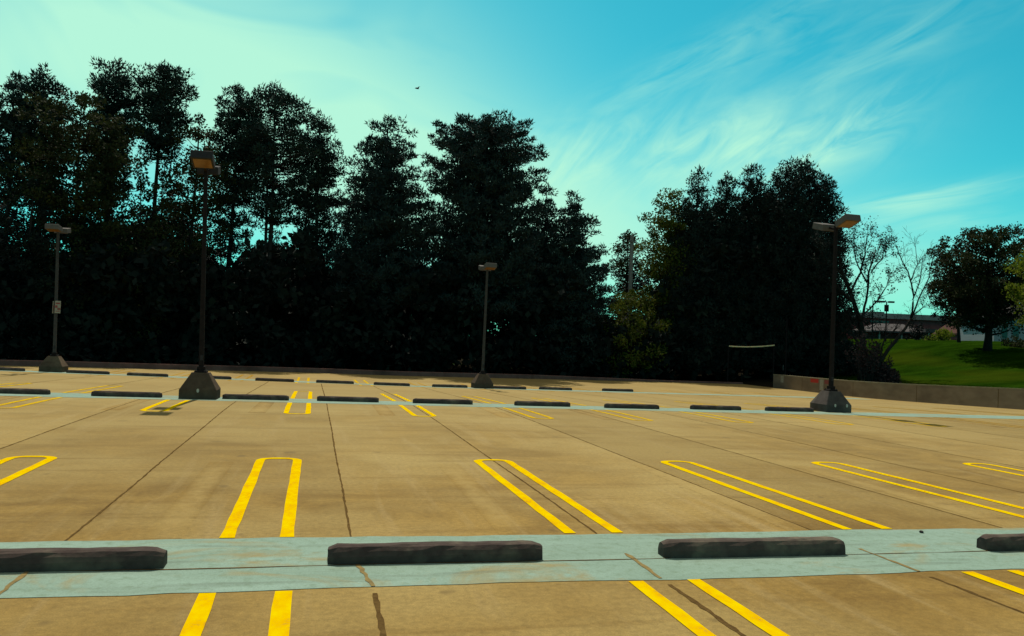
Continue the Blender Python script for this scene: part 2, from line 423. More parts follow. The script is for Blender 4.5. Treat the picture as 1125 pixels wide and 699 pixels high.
R2 = [(-12.8, -12.2), (-9.8, -9.2), (-6.95, -6.35), (-3.82, -3.2), (-.64, 0.0), (2.43, 3.05), (5.48, 6.1), (8.2, 8.82), (11.12, 11.75), (14.2, 14.85), (17.3, 17.95), (20.4, 21.0), (23.4, 24.0), (26.4, 27.0)]
for i, (a, b) in enumerate(R2):
    mm = M['yellow'] if i in (3, 4, 5) else M['yellow_worn'] if i < 11 else M['yellow_faint']
    hairpin(a, b, 24.0, 20.35, mm, i+60); hairpin(a+.02, b+.02, 25.9, 31.2, mm, i+90)
    soft_strip('old_line', [(a-.60, 20.4), (a-.55, 23.95)], .4, .0012, M['ghost'])
for i in range(-5, 10):
    a = -.78+3.02*i; mm = M['yellow_worn'] if i in (0, 1) else M['yellow_faint']
    hairpin(a, a+.64, 43.15, min(48.2, float(edge_y(a))-1.2), mm, i+130)
    ground_strip('stall_marking', [(a+.05, 40.2), (a+.05, 41.45)], LW, .0055, mm, .01, seed=i+160)
    ground_strip('stall_marking', [(a+.59, 40.2), (a+.59, 41.45)], LW, .0055, mm, .01, seed=i+180)

# ------------------------------------------------------------------ wheel stops
def stop_mesh(L, seed):
    rnd = random.Random(seed); bm = bmesh.new()
    prof = [(-.10, 0), (-.103, .07), (-.090, .112), (-.064, .143), (-.03, .156), (.03, .156), (.064, .143), (.090, .112), (.103, .07), (.10, 0)]
    n = 15; prev = None; xs_ = np.linspace(-L/2, L/2, n)
    xs_ = np.concatenate([[-L/2, -L/2+.075], np.linspace(-L/2+.16, L/2-.16, 11), [L/2-.075, L/2]])
    for i, x in enumerate(xs_):
        end = i in (0, len(xs_)-1); s = .70 if end else 1.0; zs = .82 if end else 1
        vs = [bm.verts.new((x+(rnd.uniform(-.004, .004)), y*s+rnd.uniform(-.005, .005), z*zs*.93+(rnd.uniform(-.004, .004) if z > .01 else 0))) for y, z in prof]
        if prev:
            for k in range(len(vs)): bm.faces.new((prev[k], prev[(k+1) % len(vs)], vs[(k+1) % len(vs)], vs[k]))
        else: bm.faces.new(vs[::-1])
        prev = vs
    bm.faces.new(prev); bmesh.ops.recalc_face_normals(bm, faces=bm.faces)
    me = bpy.data.meshes.new('wheel_stop'); bm.to_mesh(me); bm.free(); return me
stop_a, stop_b, stop_c = stop_mesh(1.83, 1), stop_mesh(1.8, 2), stop_mesh(1.85, 3)
stop_a.materials.append(M['stop']); stop_b.materials.append(M['stop']); stop_c.materials.append(M['stop_pale'])
GS = {1: 'wheel stops on the nearest blue strip', 2: 'wheel stops along the middle blue strip', 3: 'wheel stops along the farthest strip'}
STOPS = [
 (1, -1.98, 7.07, 'near black wheel stop cut off by the left picture edge', 'a'),
 (1, 1.11, 7.08, 'whole near black wheel stop left of centre on the blue strip', 'a'),
 (1, 4.08, 7.05, 'near black wheel stop right of centre on the blue strip', 'c'),
 (1, 7.54, 7.06, 'near black wheel stop cut off by the right picture edge', 'a'),
 (2, -7.86, 25.0, 'leftmost middle-row wheel stop running out of the picture', 'b'),
 (2, -4.97, 24.85, 'middle-row wheel stop just left of the big lamp base', 'b'),
 (2, -1.55, 24.95, 'middle-row wheel stop just right of the big lamp base', 'a'),
 (2, 1.06, 25.1, 'middle-row wheel stop right of the closest pair of yellow bars', 'b'),
 (2, 3.91, 25.15, 'middle-row wheel stop fourth to the right of the tall left lamp', 'a'),
 (2, 7.08, 25.2, 'middle-row wheel stop below and right of the far central lamp', 'b'),
 (2, 10.0, 25.0, 'middle-row wheel stop third from the right lamp base', 'a'),
 (2, 13.12, 25.35, 'middle-row wheel stop second from the right lamp base', 'b'),
 (2, 15.93, 25.45, 'middle-row wheel stop touching the right lamp base', 'b'),
 (3, -13.75, 42.2, 'far wheel stop at the left picture edge, left of the small left lamp', 'b'),
 (3, -10.2, 42.3, 'far wheel stop right beside the base of the small left lamp', 'a'),
 (3, -7.55, 42.0, 'far wheel stop between the two left lamps', 'b'),
 (3, -4.7, 41.9, 'far wheel stop half hidden behind the big lamp base', 'a'),
 (3, -1.76, 41.6, 'far wheel stop left of the small pair of far yellow bars', 'b'),
 (3, 1.1, 42.0, 'far wheel stop right of the small pair of far yellow bars', 'a'),
 (3, 3.9, 42.0, 'far wheel stop third to the left of the central lamp', 'b'),
 (3, 6.9, 42.3, 'far wheel stop just left of the central lamp base', 'a'),
 (3, 10.05, 42.3, 'far wheel stop just right of the central lamp base', 'b'),
 (3, 12.75, 42.9, 'far wheel stop second to the right of the central lamp', 'a'),
 (3, 16.45, 43.3, 'far wheel stop standing alone, rightmost of its row', 'b'),
]
rs = random.Random(9)
for row, x, y, lab, kind in STOPS:
    o = bpy.data.objects.new('wheel_stop', {'a': stop_a, 'b': stop_b, 'c': stop_c}[kind]); col.objects.link(o)
    z = float(zlot(x, y)); sl = (float(zlot(x+1, y))-float(zlot(x-1, y)))/2
    o.location = (x, y, z+.004); o.rotation_euler = (0, -math.atan(sl), rs.uniform(-.012, .012))
    tag(o, lab, 'wheel stop', GS[row])

# small dark pebble on the near strip
bm = bmesh.new(); bmesh.ops.create_icosphere(bm, subdivisions=2, radius=.022)
for v in bm.verts: v.co.z *= .65; v.co += Vector((rs.uniform(-.004, .004), rs.uniform(-.004, .004), rs.uniform(-.002, .002)))
tag(link_bm('pebble', bm, M['stone'], loc=(6.51, 7.77, .016)), 'small dark pebble lying on the blue strip', 'pebble')

# ------------------------------------------------------------------ lamp posts
def lamp_post(x, y, h, lab, mats, tilt_near, tilt_far, hole_n, lean=0.0, near_len=.82, lens_near=True, bs=1.0, tip=0.0):
    base_m, pole_m, head_m = mats; z = float(zlot(x, y))
    t = thing('lamp_post', lab, 'street lamp', (x, y, z), lean, 'car park lamp posts')
    LEAN = Matrix.Translation((0, 0, .735*bs)) @ Matrix.Rotation(tip, 4, 'Y') @ Matrix.Translation((0, 0, -.735*bs))   # the shaft stands slightly out of plumb
    bm = bmesh.new(); b = .50*bs; c = .02
    bm_frustum(bm, [rect(b, b, .0, c), rect(b, b, .27*bs, c), rect(.24*bs, .24*bs, .72*bs, c*.8), rect(.235*bs, .235*bs, .735*bs, c*.8)])
    base = link_bm('base', bm, base_m, t)
    for i in range(hole_n):
        bm = bmesh.new(); xo = 0 if hole_n == 1 else (-.16 if i == 0 else .30)
        r = bmesh.ops.create_cone(bm, cap_ends=True, segments=12, radius1=.035, radius2=.035, depth=.03)
        bmesh.ops.transform(bm, matrix=Matrix.Translation((xo, -.46*bs, .25*bs)) @ Matrix.Rotation(RAD(90), 4, 'X'), verts=r['verts'])
        for v in bm.verts: v.co.z = .25*bs+(v.co.z-.25*bs)*1.6; v.co.y -= .045
        link_bm('lifting_socket', bm, M['hole'], base)
    zb = .735*bs
    bm = bmesh.new(); bm_frustum(bm, [rect(.17, .17, zb-.002, .02), rect(.17, .17, zb+.045, .02), rect(.105, .105, zb+.06, .01), rect(.105, .105, zb+.17, .01)])
    link_bm('base_cover', bm, M['pole_dark'], t)
    bm = bmesh.new(); bm_frustum(bm, [rect(.066, .066, zb+.168, .012), rect(.052, .052, h, .01)]); bm_frustum(bm, [rect(.06, .06, h+.001), rect(.06, .06, h+.02)]); bmesh.ops.transform(bm, matrix=LEAN, verts=bm.verts)
    link_bm('pole', bm, pole_m, t)
    bm = bmesh.new(); bm_box(bm, (0, -.072, zb+.42), (.075, .012, .15)); link_bm('hand_hole_cover', bm, M['head_dark'], t)
    for bx in (-.13, .13):
        for by in (-.13, .13):
            bm = bmesh.new(); bm_box(bm, (bx, by, zb+.06), (.03, .03, .04)); link_bm('anchor_bolt', bm, M['pole_grey'], t)
    for s, tilt, ln in ((-1, tilt_near, near_len), (1, tilt_far, .78)):
        R = Matrix.Rotation(-s*RAD(0)+(-s)*0, 4, 'X') @ Matrix.Rotation(s*RAD(tilt), 4, 'X')
        A = LEAN @ Matrix.Translation((0, 0, h-.12)) @ R
        bm = bmesh.new(); vs = bm_box(bm, (0, s*.22, 0), (.07, .36, .07)); bmesh.ops.transform(bm, matrix=A, verts=bm.verts)
        link_bm('arm', bm, pole_m, t)
        bm = bmesh.new(); yc = s*(.38+.32)
        bm_frustum(bm, [rect(.285, .315, -.115, .006, 0, yc), rect(.29, .32, -.105, .006, 0, yc), rect(.29, .32, .10, .006, 0, yc), rect(.275, .305, .115, .006, 0, yc)])
        bmesh.ops.transform(bm, matrix=A, verts=bm.verts); hd = link_bm('lamp_head', bm, head_m, t)
        bm = bmesh.new(); bm_box(bm, (0, yc, -.118), (.47, .50, .012)); bmesh.ops.transform(bm, matrix=A, verts=bm.verts)
        link_bm('lens', bm, M['lens'], hd)
    return t
lamp_post(-3.08, 24.97, 6.6, 'tallest-looking dark lamp post left of centre with amber lens', (M['base_conc'], M['pole_dark'], M['head_dark']), 16, 14, 1, tip=-.027)
lamp_post(17.86, 25.95, 6.6, 'dark lamp post on the right, in front of the low parapet', (M['base_grey'], M['pole_dark'], M['head_grey']), 17, 14, 2, tip=.002)
lamp_post(-11.85, 42.95, 6.75, 'small grey lamp post at far left with signs on its pole', (M['base_conc'], M['pole_grey'], M['head_grey']), 6, 10, 0, tip=-.025)
lamp_post(8.64, 42.55, 6.35, 'small thin grey lamp post in the middle, before the pines', (M['base_conc'], M['pole_grey'], M['head_grey']), 8, 10, 0, tip=.004)

# small signs strapped to the far left lamp pole
zl = float(zlot(-11.85, 42.95))
def sign(lab, loc, rz, marks, w):
    t = thing('sign', lab, 'sign', loc, rz)
    bm = bmesh.new(); bm_box(bm, (0, 0, 0), (w, .012, .58)); link_bm('panel', bm, M['white'], t)
    for (mx, mz, sx, sz, m) in marks:
        bm = bmesh.new(); bm_box(bm, (mx, -.008, mz), (sx, .006, sz)); link_bm('marking', bm, M[m], t)
    return t
sign('small white sign with red marks facing the camera on the left pole', (-11.80, 42.84, zl+3.05), .25,
     [(0, .17, .18, .07, 'red_faint'), (-.06, .02, .10, .12, 'red_faint'), (.05, -.09, .12, .10, 'red_faint'), (0, -.2, .18, .03, 'red_faint')], .24)
sign('narrow pale sign seen nearly edge-on, left side of the left pole', (-11.99, 42.93, zl+3.03), 1.15, [(0, 0, .08, .3, 'red_faint')], .16)

# ------------------------------------------------------------------ kerb at the wood's edge and parapet on the right
vs = []; fs = []; pts = [(x, float(edge_y(x))) for x in np.arange(-60, 33.2, 1.5)]
for i, (x, y) in enumerate(pts):
    zb = float(zlot(x, y)); hgt = .30 if x < 15 else .30-.17*min(1, (x-15)/12)
    for dy, dz in ((0, -.5), (0, hgt-.03), (.03, hgt), (.30, hgt), (.33, hgt-.03), (.33, -.5)): vs.append((x, y+dy, zb+dz))
    if i:
        for k in range(5): a = 6*i+k; fs.append((a-6, a, a+1, a-5))
kerb = link_mesh('kerb', vs, fs, M['kerb']); structure(kerb)

def extrude_wall(name, y0, y1, dx0, dx1, z0, z1, m, parent=None, n=40):
    vs = []; fs = []
    for i, y in enumerate(np.linspace(y0, y1, n)):
        x = float(wall_x(y)); zb = float(zlot(x, y))
        for dx, dz in ((dx0, z0), (dx0, z1), (dx1, z1), (dx1, z0)): vs.append((x+dx, y, zb+dz))
        if i:
            for k in range(4): a = 4*i; fs.append((a-4+k, a-4+(k+1) % 4, a+(k+1) % 4, a+k))
    e = 4*(n-1); fs += [(3, 2, 1, 0), (e, e+1, e+2, e+3)]
    return link_mesh(name, vs, fs, m, parent)
pw = extrude_wall('parapet_wall', -14, 54.8, 0, .22, -.5, .93, M['wall'])
tag(pw, 'low brown concrete parapet along the right edge of the car park', 'wall')
extrude_wall('cap', -14.02, 54.83, -.012, .235, .931, .99, M['wall_cap'], pw)
def wall_patch(name, ya, yb, za, zb_, m):
    vs = [(float(wall_x(y))-.004, y, float(zlot(wall_x(y), y))+z) for y, z in ((ya, za), (yb, za), (yb, zb_), (ya, zb_))]
    return link_mesh(name, vs, [(0, 1, 2, 3)], m, pw)
for yj in (51.0, 45.2, 39.4, 33.6, 29.0): wall_patch('wall_joint', yj, yj-.035, 0, .925, M['joint'])
wall_patch('red_mark', 49.95, 49.0, .66, .92, M['red'])
wall_patch('white_mark', 48.85, 48.4, .2, .92, M['white'])
wall_patch('pink_mark', 48.3, 47.4, .64, .9, M['red_faint'])
wall_patch('pale_mark', 53.8, 53.35, .45, .92, M['white_patch'])

# ------------------------------------------------------------------ trees
def leaf_tris(rng, C, R, n, size, wid, upward=.35, quad=False):
    """n leaves per clump; C (k,3) centres, R (k,3) ellipsoid radii"""
    k = len(C); tot = k*n
    d = rng.normal(size=(tot, 3)); d /= np.linalg.norm(d, axis=1, keepdims=True)
    rad = rng.random(tot)**.45
    base = np.repeat(C, n, 0)+d*rad[:, None]*np.repeat(R, n, 0)
    direc = d*.8+rng.normal(size=(tot, 3))*.55; direc[:, 2] += upward
    direc /= np.linalg.norm(direc, axis=1, keepdims=True)
    side = np.cross(direc, rng.normal(size=(tot, 3))); side /= np.linalg.norm(side, axis=1, keepdims=True)+1e-9
    L = size*(.6+.8*rng.random(tot))[:, None]; Wd = wid*(.6+.8*rng.random(tot))[:, None]
    if quad:
        V = np.stack([base-direc*L*.5, base+side*Wd*.5, base+direc*L*.5, base-side*Wd*.5], 1).reshape(-1, 3)
        return V, np.arange(tot*4).reshape(-1, 4)
    V = np.stack([base-side*Wd*.5, base+side*Wd*.5, base+direc*L], 1).reshape(-1, 3)
    return V, np.arange(tot*3).reshape(-1, 3)

STY = {  # clump radius, flatten, leaves per clump, leaf length, leaf width, quad, droop/rise, upward
 'pine':   dict(cr=.56, fl=.72, n=60, ls=.27, lw=.105, quad=False, rise=.22, up=.6, sp=.50, inner=.30),
 'wpine':  dict(cr=.58, fl=.55, n=52, ls=.27, lw=.105, quad=False, rise=.25, up=.7, sp=.50, inner=.18),
 'cedar':  dict(cr=.46, fl=.95, n=42, ls=.25, lw=.105, quad=False, rise=.6, up=.7, sp=.52, inner=.35),
 'broad':  dict(cr=.80, fl=.75, n=84, ls=.22, lw=.14, quad=True, rise=.35, up=.1, sp=.66, inner=.30),
}
def tree(name, x, y, h, prof, style, leaf, bark, lab, cat, seed, dens=1.0, trunk_r=None, lean=(0, 0), twin=None, group=None, base_z=None):
    """prof: list of (height above ground as a fraction, crown radius in m) describing the crown outline"""
    S = STY[style]; rng = np.random.default_rng(seed); z0 = float(zground(x, y)) if base_z is None else base_z
    t = thing(name, lab, cat, (x, y, z0-.1), 0, group)
    tr = trunk_r or .011*h+.03
    def axis(f): return np.array([lean[0]*f*f*h+.12*math.sin(f*5+seed), lean[1]*f*f*h+.12*math.cos(f*4+seed*2), f*h])
    bm = bmesh.new(); fr = np.linspace(0, .97, 9)
    bm_tube(bm, [axis(f)-np.array([0, 0, .2 if f == 0 else 0]) for f in fr], [tr*(1.25 if f == 0 else 1)*(1-.88*f) for f in fr], 7)
    if twin:
        bm_tube(bm, [axis(f)+np.array([twin*(.4+.6*f), .15, 0])-np.array([0, 0, .2 if f == 0 else 0]) for f in fr[:8]], [tr*.8*(1-.9*f) for f in fr[:8]], 6)
    f0, f1 = prof[0][0], prof[-1][0]; pf = [p[0] for p in prof]; pr = [p[1] for p in prof]
    C = []; R = []; zc = f0*h
    while zc < f1*h:
        r = float(np.interp(zc/h, pf, pr)); cr = S['cr']*(.75+.5*rng.random())
        nb = max(1, int(round(2*math.pi*max(r, .3)/(S['cr']*2.4)*dens)))
        off = rng.random()*6.28
        for i in range(nb):
            if rng.random() < .10: continue
            a = off+6.283*i/nb+rng.normal()*.25; L = max(r*(.72+.34*rng.random())-(.35 if r > .8 else .1), .1)
            zz = zc+rng.normal()*.25
            if L < .35: L = .2
            tip = axis(min(zz/h, .99))+np.array([math.cos(a)*L, math.sin(a)*L, 0])
            tip[2] = min(zz+L*S['rise']*.5, h*1.0)
            root = axis(max(.05, min((zz-L*S['rise']*.6)/h, .96)))
            if L > .7:
                mid = root*.5+tip*.5+np.array([0, 0, -.08*L])
                bm_tube(bm, [root, mid, tip], [tr*.30*(1-.6*zz/h)+.012, tr*.16*(1-.6*zz/h)+.01, .008], 4)
            q = L; frac = 1.0
            while frac > S['inner'] or frac == 1.0:
                p = root*(1-frac)+tip*frac; p = p+rng.normal(size=3)*np.array([.28, .28, .18])*cr
                C.append(p); k = cr*(.7+.6*rng.random())*(.85 if frac == 1 else 1); R.append((k, k, k*S['fl']))
                if q <= .7: break
                frac -= (S['cr']*1.15)/max(L, .5)*(.8+.5*rng.random())
        zc += S['cr']*S['sp']*2*(.8+.4*rng.random())
    top = axis(1.0); C.append(top-np.array([0, 0, .3])); R.append((.35, .35, .5))
    link_bm('trunk', bm, bark, t, True)
    V, F = leaf_tris(rng, np.array(C), np.array(R), S['n'], S['ls'], S['lw'], S['up'], S['quad'])
    link_me('crown', fast_mesh('crown', V, F), leaf, t)
    return t

KX, KD = [0, 342, 600, 845, 960], [42.0, 53.0, 57.6, 64, 62]
def place(px, off, top):
    """ground position and height of a tree seen at column px, off metres beyond the kerb, its top at row top"""
    d = float(np.interp(px, KX, KD))+off; yb = horizon(px)+(CAMH+.6)/d*FPX
    b = at(px, yb, d); tp = at(px-.041*0+(yb-top)*.041, top, d)
    zg_ = float(zground(b[0], b[1])); return b[0], b[1], float(tp[2])-zg_+.1, d
def W_(px, d): return px/FPX*d     # pixel width to metres
def grow(name, px, off, top, outline, style, leaf, bark, lab, cat, seed, **kw):
    """outline: [(row, half width px)] from the crown's foot up to the top"""
    # trunks stand plumb: shift the foot so that the top falls on column px
    dn = 2 if style == 'cedar' else 7                      # the outermost sprigs overshoot the crown outline a little
    outline = [(r_+dn if r_ < top+90 else r_, w_) for r_, w_ in outline]; top = top+dn
    d0 = float(np.interp(px, KX, KD))+off
    pxb = px-(horizon(px)-top)*.041
    x, y, h, d = place(pxb, off, top)
    zb = float(zground(x, y))-.1
    pr = []
    for row, hw in outline:
        z = CAMH+(horizon(px)-row)*d/FPX-zb; pr.append((min(max(z/h, .04), .995), W_(hw, d)))
    return tree(name, x, y, h, pr, style, M[leaf], M[bark], lab, cat, seed, **kw)

GF = 'trees along the far edge of the car park'
grow('pine_tree', 8, 12, 74, [(215, 22), (150, 30), (110, 27), (84, 14), (76, 5)], 'pine', 'needle', 'bark', 'pine with a rounded top at the left picture edge', 'tree', 11, group=GF)
grow('pine_tree', 44, 13, 64, [(215, 22), (140, 32), (110, 30), (85, 24), (68, 9)], 'pine', 'needle', 'bark', 'round-headed pine rising above the olive oak, second from left', 'tree', 12, group=GF)
grow('oak_tree', 86, 9, 96, [(330, 48), (260, 62), (190, 66), (140, 60), (115, 42), (98, 14)], 'broad', 'oak', 'bark', 'broad olive-brown oak in front of the left pines', 'tree', 13, group=GF, dens=.95)
grow('pine_tree', 122, 13, 56, [(210, 22), (150, 28), (110, 30), (80, 28), (60, 14)], 'pine', 'needle', 'bark', 'tallest pine on the left, round dark head over the oak', 'tree', 14, group=GF)
grow('pine_tree', 174, 12, 61, [(170, 20), (140, 34), (105, 34), (80, 29), (64, 14)], 'pine', 'needle', 'bark', 'round-headed pine with bare trunk right of the tallest pine', 'tree', 15, group=GF)
grow('broadleaf_tree', 213, 10, 117, [(330, 34), (240, 42), (180, 38), (145, 28), (120, 10)], 'broad', 'oak', 'bark', 'dark olive broadleaf tree behind the head of the tall left lamp', 'tree', 16, group=GF, dens=.8)
grow('pine_tree', 257, 12, 84, [(270, 22), (190, 30), (140, 30), (110, 27), (88, 10)], 'pine', 'needle', 'bark', 'pine with a rounded head just left of the twin-trunked pine', 'tree', 17, group=GF, dens=.85)
grow('pine_tree', 300, 11, 82, [(245, 26), (205, 46), (170, 60), (145, 56), (125, 42), (100, 36), (85, 18)], 'pine', 'needle', 'bark_pale', 'tall twin-trunked pine with bare lower trunks and spreading limbs', 'tree', 18, group=GF, dens=.52, twin=-.55)
grow('pine_tree', 350, 12, 116, [(270, 30), (200, 34), (160, 28), (135, 18), (118, 6)], 'pine', 'needle', 'bark', 'smaller pine leaning on the right side of the twin-trunked pine', 'tree', 19, group=GF, dens=.8)
grow('white_pine_tree', 425, 9, 118, [(330, 62), (250, 56), (200, 46), (160, 34), (135, 22), (121, 6)], 'wpine', 'needle_blue', 'bark', 'cone-shaped dense pine with a ragged top, left of the flare', 'tree', 20, group=GF, dens=.85)
grow('white_pine_tree', 535, 8, 121, [(340, 70), (270, 74), (215, 72), (180, 70), (150, 66), (132, 50), (123, 26)], 'wpine', 'needle_blue', 'bark', 'widest flat-topped pine in the middle of the tree line', 'tree', 21, group=GF, dens=.72)
grow('conifer_tree', 598, 10, 196, [(340, 34), (270, 30), (225, 20), (198, 5)], 'wpine', 'needle_blue', 'bark', 'small pointed conifer squeezed against the widest pine', 'tree', 22, group=GF, dens=.85)
grow('conifer_tree', 630, 8, 203, [(395, 50), (320, 46), (270, 40), (235, 24), (206, 4)], 'wpine', 'needle_blue', 'bark', 'pointed conifer left of the gap in the tree line', 'tree', 23, group=GF, dens=.95)
grow('broadleaf_tree', 690, 22, 246, [(340, 22), (300, 22), (270, 18), (248, 8)], 'broad', 'oak', 'bark', 'small distant round tree behind the pale pole in the gap', 'tree', 24, group=GF, dens=1.5)
grow('maple_tree', 739, 10, 203, [(380, 36), (320, 34), (270, 34), (235, 30), (207, 14)], 'broad', 'maple', 'bark', 'yellow-green rounded tree left of the dark cedars', 'tree', 25, group=GF, dens=1.5)
grow('shrub', 694, 6, 312, [(410, 34), (370, 38), (335, 30), (314, 14)], 'broad', 'maple', 'bark', 'low yellow-green bush filling the foot of the gap', 'shrub', 26, group=GF)
grow('cedar_tree', 768, 8, 183, [(405, 42), (320, 34), (250, 26), (215, 16), (186, 3)], 'cedar', 'cedar', 'bark', 'pointed dark cedar, leftmost of the right-hand clump', 'tree', 27, group=GF, dens=1.05)
grow('cedar_tree', 797, 8, 187, [(405, 42), (320, 34), (250, 26), (215, 15), (190, 4)], 'cedar', 'cedar', 'bark', 'dark narrow cedar second from left in the right-hand clump', 'tree', 28, group=GF, dens=1.05)
grow('cedar_tree', 829, 8, 179, [(405, 44), (320, 38), (250, 30), (210, 20), (182, 6)], 'cedar', 'cedar', 'bark', 'dark blunt-topped cedar in the middle of the right-hand clump', 'tree', 29, group=GF, dens=1.05)
grow('cedar_tree', 880, 6, 175, [(405, 50), (330, 46), (280, 50), (240, 44), (210, 40), (190, 24), (177, 8)], 'cedar', 'cedar', 'bark_pale', 'tall ragged cedar behind the head of the right lamp', 'tree', 30, group=GF, dens=.85)
grow('cedar_tree', 917, 5, 198, [(405, 34), (320, 26), (270, 20), (230, 14), (200, 5)], 'cedar', 'cedar', 'bark', 'ragged outer cedar, rightmost of the dark clump', 'tree', 31, group=GF, dens=.75)
# second rank, filling between the front trees
fill = [(30, 7, 190, 'broad', 'under'), (150, 8, 190, 'broad', 'oak'), (176, 14, 178, 'broad', 'under'), (205, 15, 215, 'broad', 'under'), (275, 16, 285, 'broad', 'under'), (345, 14, 262, 'wpine', 'needle'), (296, 19, 244, 'wpine', 'needle'),
        (388, 14, 232, 'broad', 'under'), (475, 14, 236, 'broad', 'under'), (585, 15, 232, 'broad', 'under'), (650, 12, 310, 'broad', 'under'), (120, 17, 170, 'broad', 'under'),
        (5, 17, 165, 'broad', 'under'), (60, 18, 200, 'broad', 'under'), (240, 20, 255, 'broad', 'under'), (430, 20, 250, 'broad', 'under'), (530, 18, 262, 'broad', 'under'),
        (850, 12, 215, 'cedar', 'cedar'), (780, 13, 225, 'cedar', 'cedar'), (728, 14, 262, 'broad', 'under')]
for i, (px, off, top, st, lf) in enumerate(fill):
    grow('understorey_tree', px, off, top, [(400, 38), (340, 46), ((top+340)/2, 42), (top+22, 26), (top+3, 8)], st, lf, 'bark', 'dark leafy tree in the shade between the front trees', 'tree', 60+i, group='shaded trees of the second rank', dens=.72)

# dark brush under the trees: nobody could count it
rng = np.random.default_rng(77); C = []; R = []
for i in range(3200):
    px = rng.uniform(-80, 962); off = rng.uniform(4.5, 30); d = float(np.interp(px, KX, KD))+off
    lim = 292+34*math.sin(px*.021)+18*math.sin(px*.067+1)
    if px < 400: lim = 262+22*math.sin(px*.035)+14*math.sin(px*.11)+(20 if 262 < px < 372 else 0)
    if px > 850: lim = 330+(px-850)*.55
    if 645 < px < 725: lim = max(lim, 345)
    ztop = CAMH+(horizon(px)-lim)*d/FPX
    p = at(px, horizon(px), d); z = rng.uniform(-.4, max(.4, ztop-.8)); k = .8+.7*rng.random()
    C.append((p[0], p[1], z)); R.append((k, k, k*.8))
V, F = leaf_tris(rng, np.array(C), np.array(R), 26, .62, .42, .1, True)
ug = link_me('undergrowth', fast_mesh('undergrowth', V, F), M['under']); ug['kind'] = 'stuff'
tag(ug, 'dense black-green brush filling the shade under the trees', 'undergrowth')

# branching trees beside the parapet
def limb_tree(name, lab, depth, limbs, twig_n, leaf, nleaf, seed, bark='bark', tw=1.0, leaf_area=None, group=None):
    rng = np.random.default_rng(seed); bx, by = limbs[0][0][0], limbs[0][0][1]
    b = at(bx, by, depth); zb = float(zground(b[0], b[1])); t = thing(name, lab, 'tree', (b[0], b[1], zb-.1))
    O = np.array([b[0], b[1], zb-.1]); bm = bmesh.new(); ends = []
    for pts, w0, w1 in [(l[0:-2] if False else l[2], l[3], l[4]) for l in [((q[0][0], q[0][1]),)+(None,)+(q[:-2], q[-2], q[-1]) for q in limbs]]:
        P = []; dd = rng.uniform(-1.6, 1.6)
        for i, (x, y) in enumerate(pts):
            P.append(at(x, y, depth+dd*(i/max(1, len(pts)-1)))-O)
        Pd = []
        for a, c in zip(P[:-1], P[1:]):
            for k in range(3): Pd.append(a+(c-a)*k/3+rng.normal(size=3)*.03)
        Pd.append(P[-1]); n = len(Pd)
        Rr = [W_(w0, depth)*.34*(1-i/(n-1))+W_(w1, depth)*.34*(i/(n-1)) for i in range(n)]
        bm_tube(bm, Pd, Rr, 6); ends.append((Pd, Rr))
    C = []
    def twig(p, dirv, L, r, lev):
        q = p+dirv*L*.5+rng.normal(size=3)*.06*L; e = p+dirv*L+rng.normal(size=3)*.12*L+np.array([0, 0, .06*L])
        bm_tube(bm, [p, q, e], [r, r*.75, max(.006, r*.45)], 4); C.append(e); C.append(q)
        if lev:
            for _ in range(3 if lev > 1 else 2):
                d2 = dirv+rng.normal(size=3)*.55; d2 /= np.linalg.norm(d2); s = rng.uniform(.3, 1)
                twig(p+(e-p)*s, d2, L*rng.uniform(.45, .7), max(.007, r*.6), lev-1)
    for Pd, Rr in ends:
        n = len(Pd)
        for _ in range(twig_n):
            i = int(rng.integers(n//3, n)); d0 = Pd[min(i, n-1)]-Pd[max(i-2, 0)]; d0 = d0/(np.linalg.norm(d0)+1e-6)
            d1 = d0*.8+rng.normal(size=3)*.55+np.array([0, 0, .35]); d1 /= np.linalg.norm(d1)
            twig(np.array(Pd[i]), d1, rng.uniform(.5, 1.1)*tw, max(.009, min(.022, Rr[i]*.4)), 2)
    link_bm('trunk', bm, M[bark], t, True)
    if nleaf:
        C = np.array(C); C = C[rng.random(len(C)) < .7]
        V, F = leaf_tris(rng, C, np.full((len(C), 3), .26), nleaf, .15, .09, 0, True)
        link_me('crown', fast_mesh('crown', V, F), M[leaf], t)
    return t
limb_tree('broadleaf_tree', 'thin-leaved dark leaning tree between cedar and bare tree', 64,
    [[(946, 420), (949, 380), (944, 350), (934, 322), (926, 300), 12, 5], [(946, 352), (952, 330), (955, 300), (962, 275), 5, 2], [(934, 322), (945, 300), (950, 280), (952, 262), 4, 1.5],
     [(926, 302), (922, 285), (926, 268), 4, 1.5], [(940, 335), (922, 318), (912, 300), 4, 2], [(956, 300), (968, 285), (972, 272), 2.5, 1], [(949, 385), (938, 370), (930, 345), 5, 2], [(944, 350), (960, 335), (972, 318), (978, 305), 3, 1], [(934, 322), (940, 345), (955, 360), (968, 352), 3, 1], [(952, 310), (940, 285), (938, 262), 3, 1], [(926, 300), (908, 290), (902, 275), 3, 1]], 15, 'cedar', 2, 41, tw=1.25)
limb_tree('bare_tree', 'almost leafless tree with a curved trunk at the grass edge', 60,
    [[(955, 424), (966, 398), (978, 381), (992, 365), (1001, 350), 7, 4], [(1001, 350), (1004, 325), (1000, 305), (990, 285), (984, 268), 3.4, 1], [(1001, 350), (1010, 328), (1020, 305), (1026, 280), 3, 1],
     [(966, 398), (972, 372), (985, 360), 3.5, 1.5], [(1003, 330), (1012, 305), (1014, 282), 2.2, .8], [(1001, 308), (1008, 290), (1006, 272), 1.8, .8], [(1001, 348), (1014, 338), (1012, 330), 2, .8]], 13, 'cedar', 0, 42, 'bark', .95)
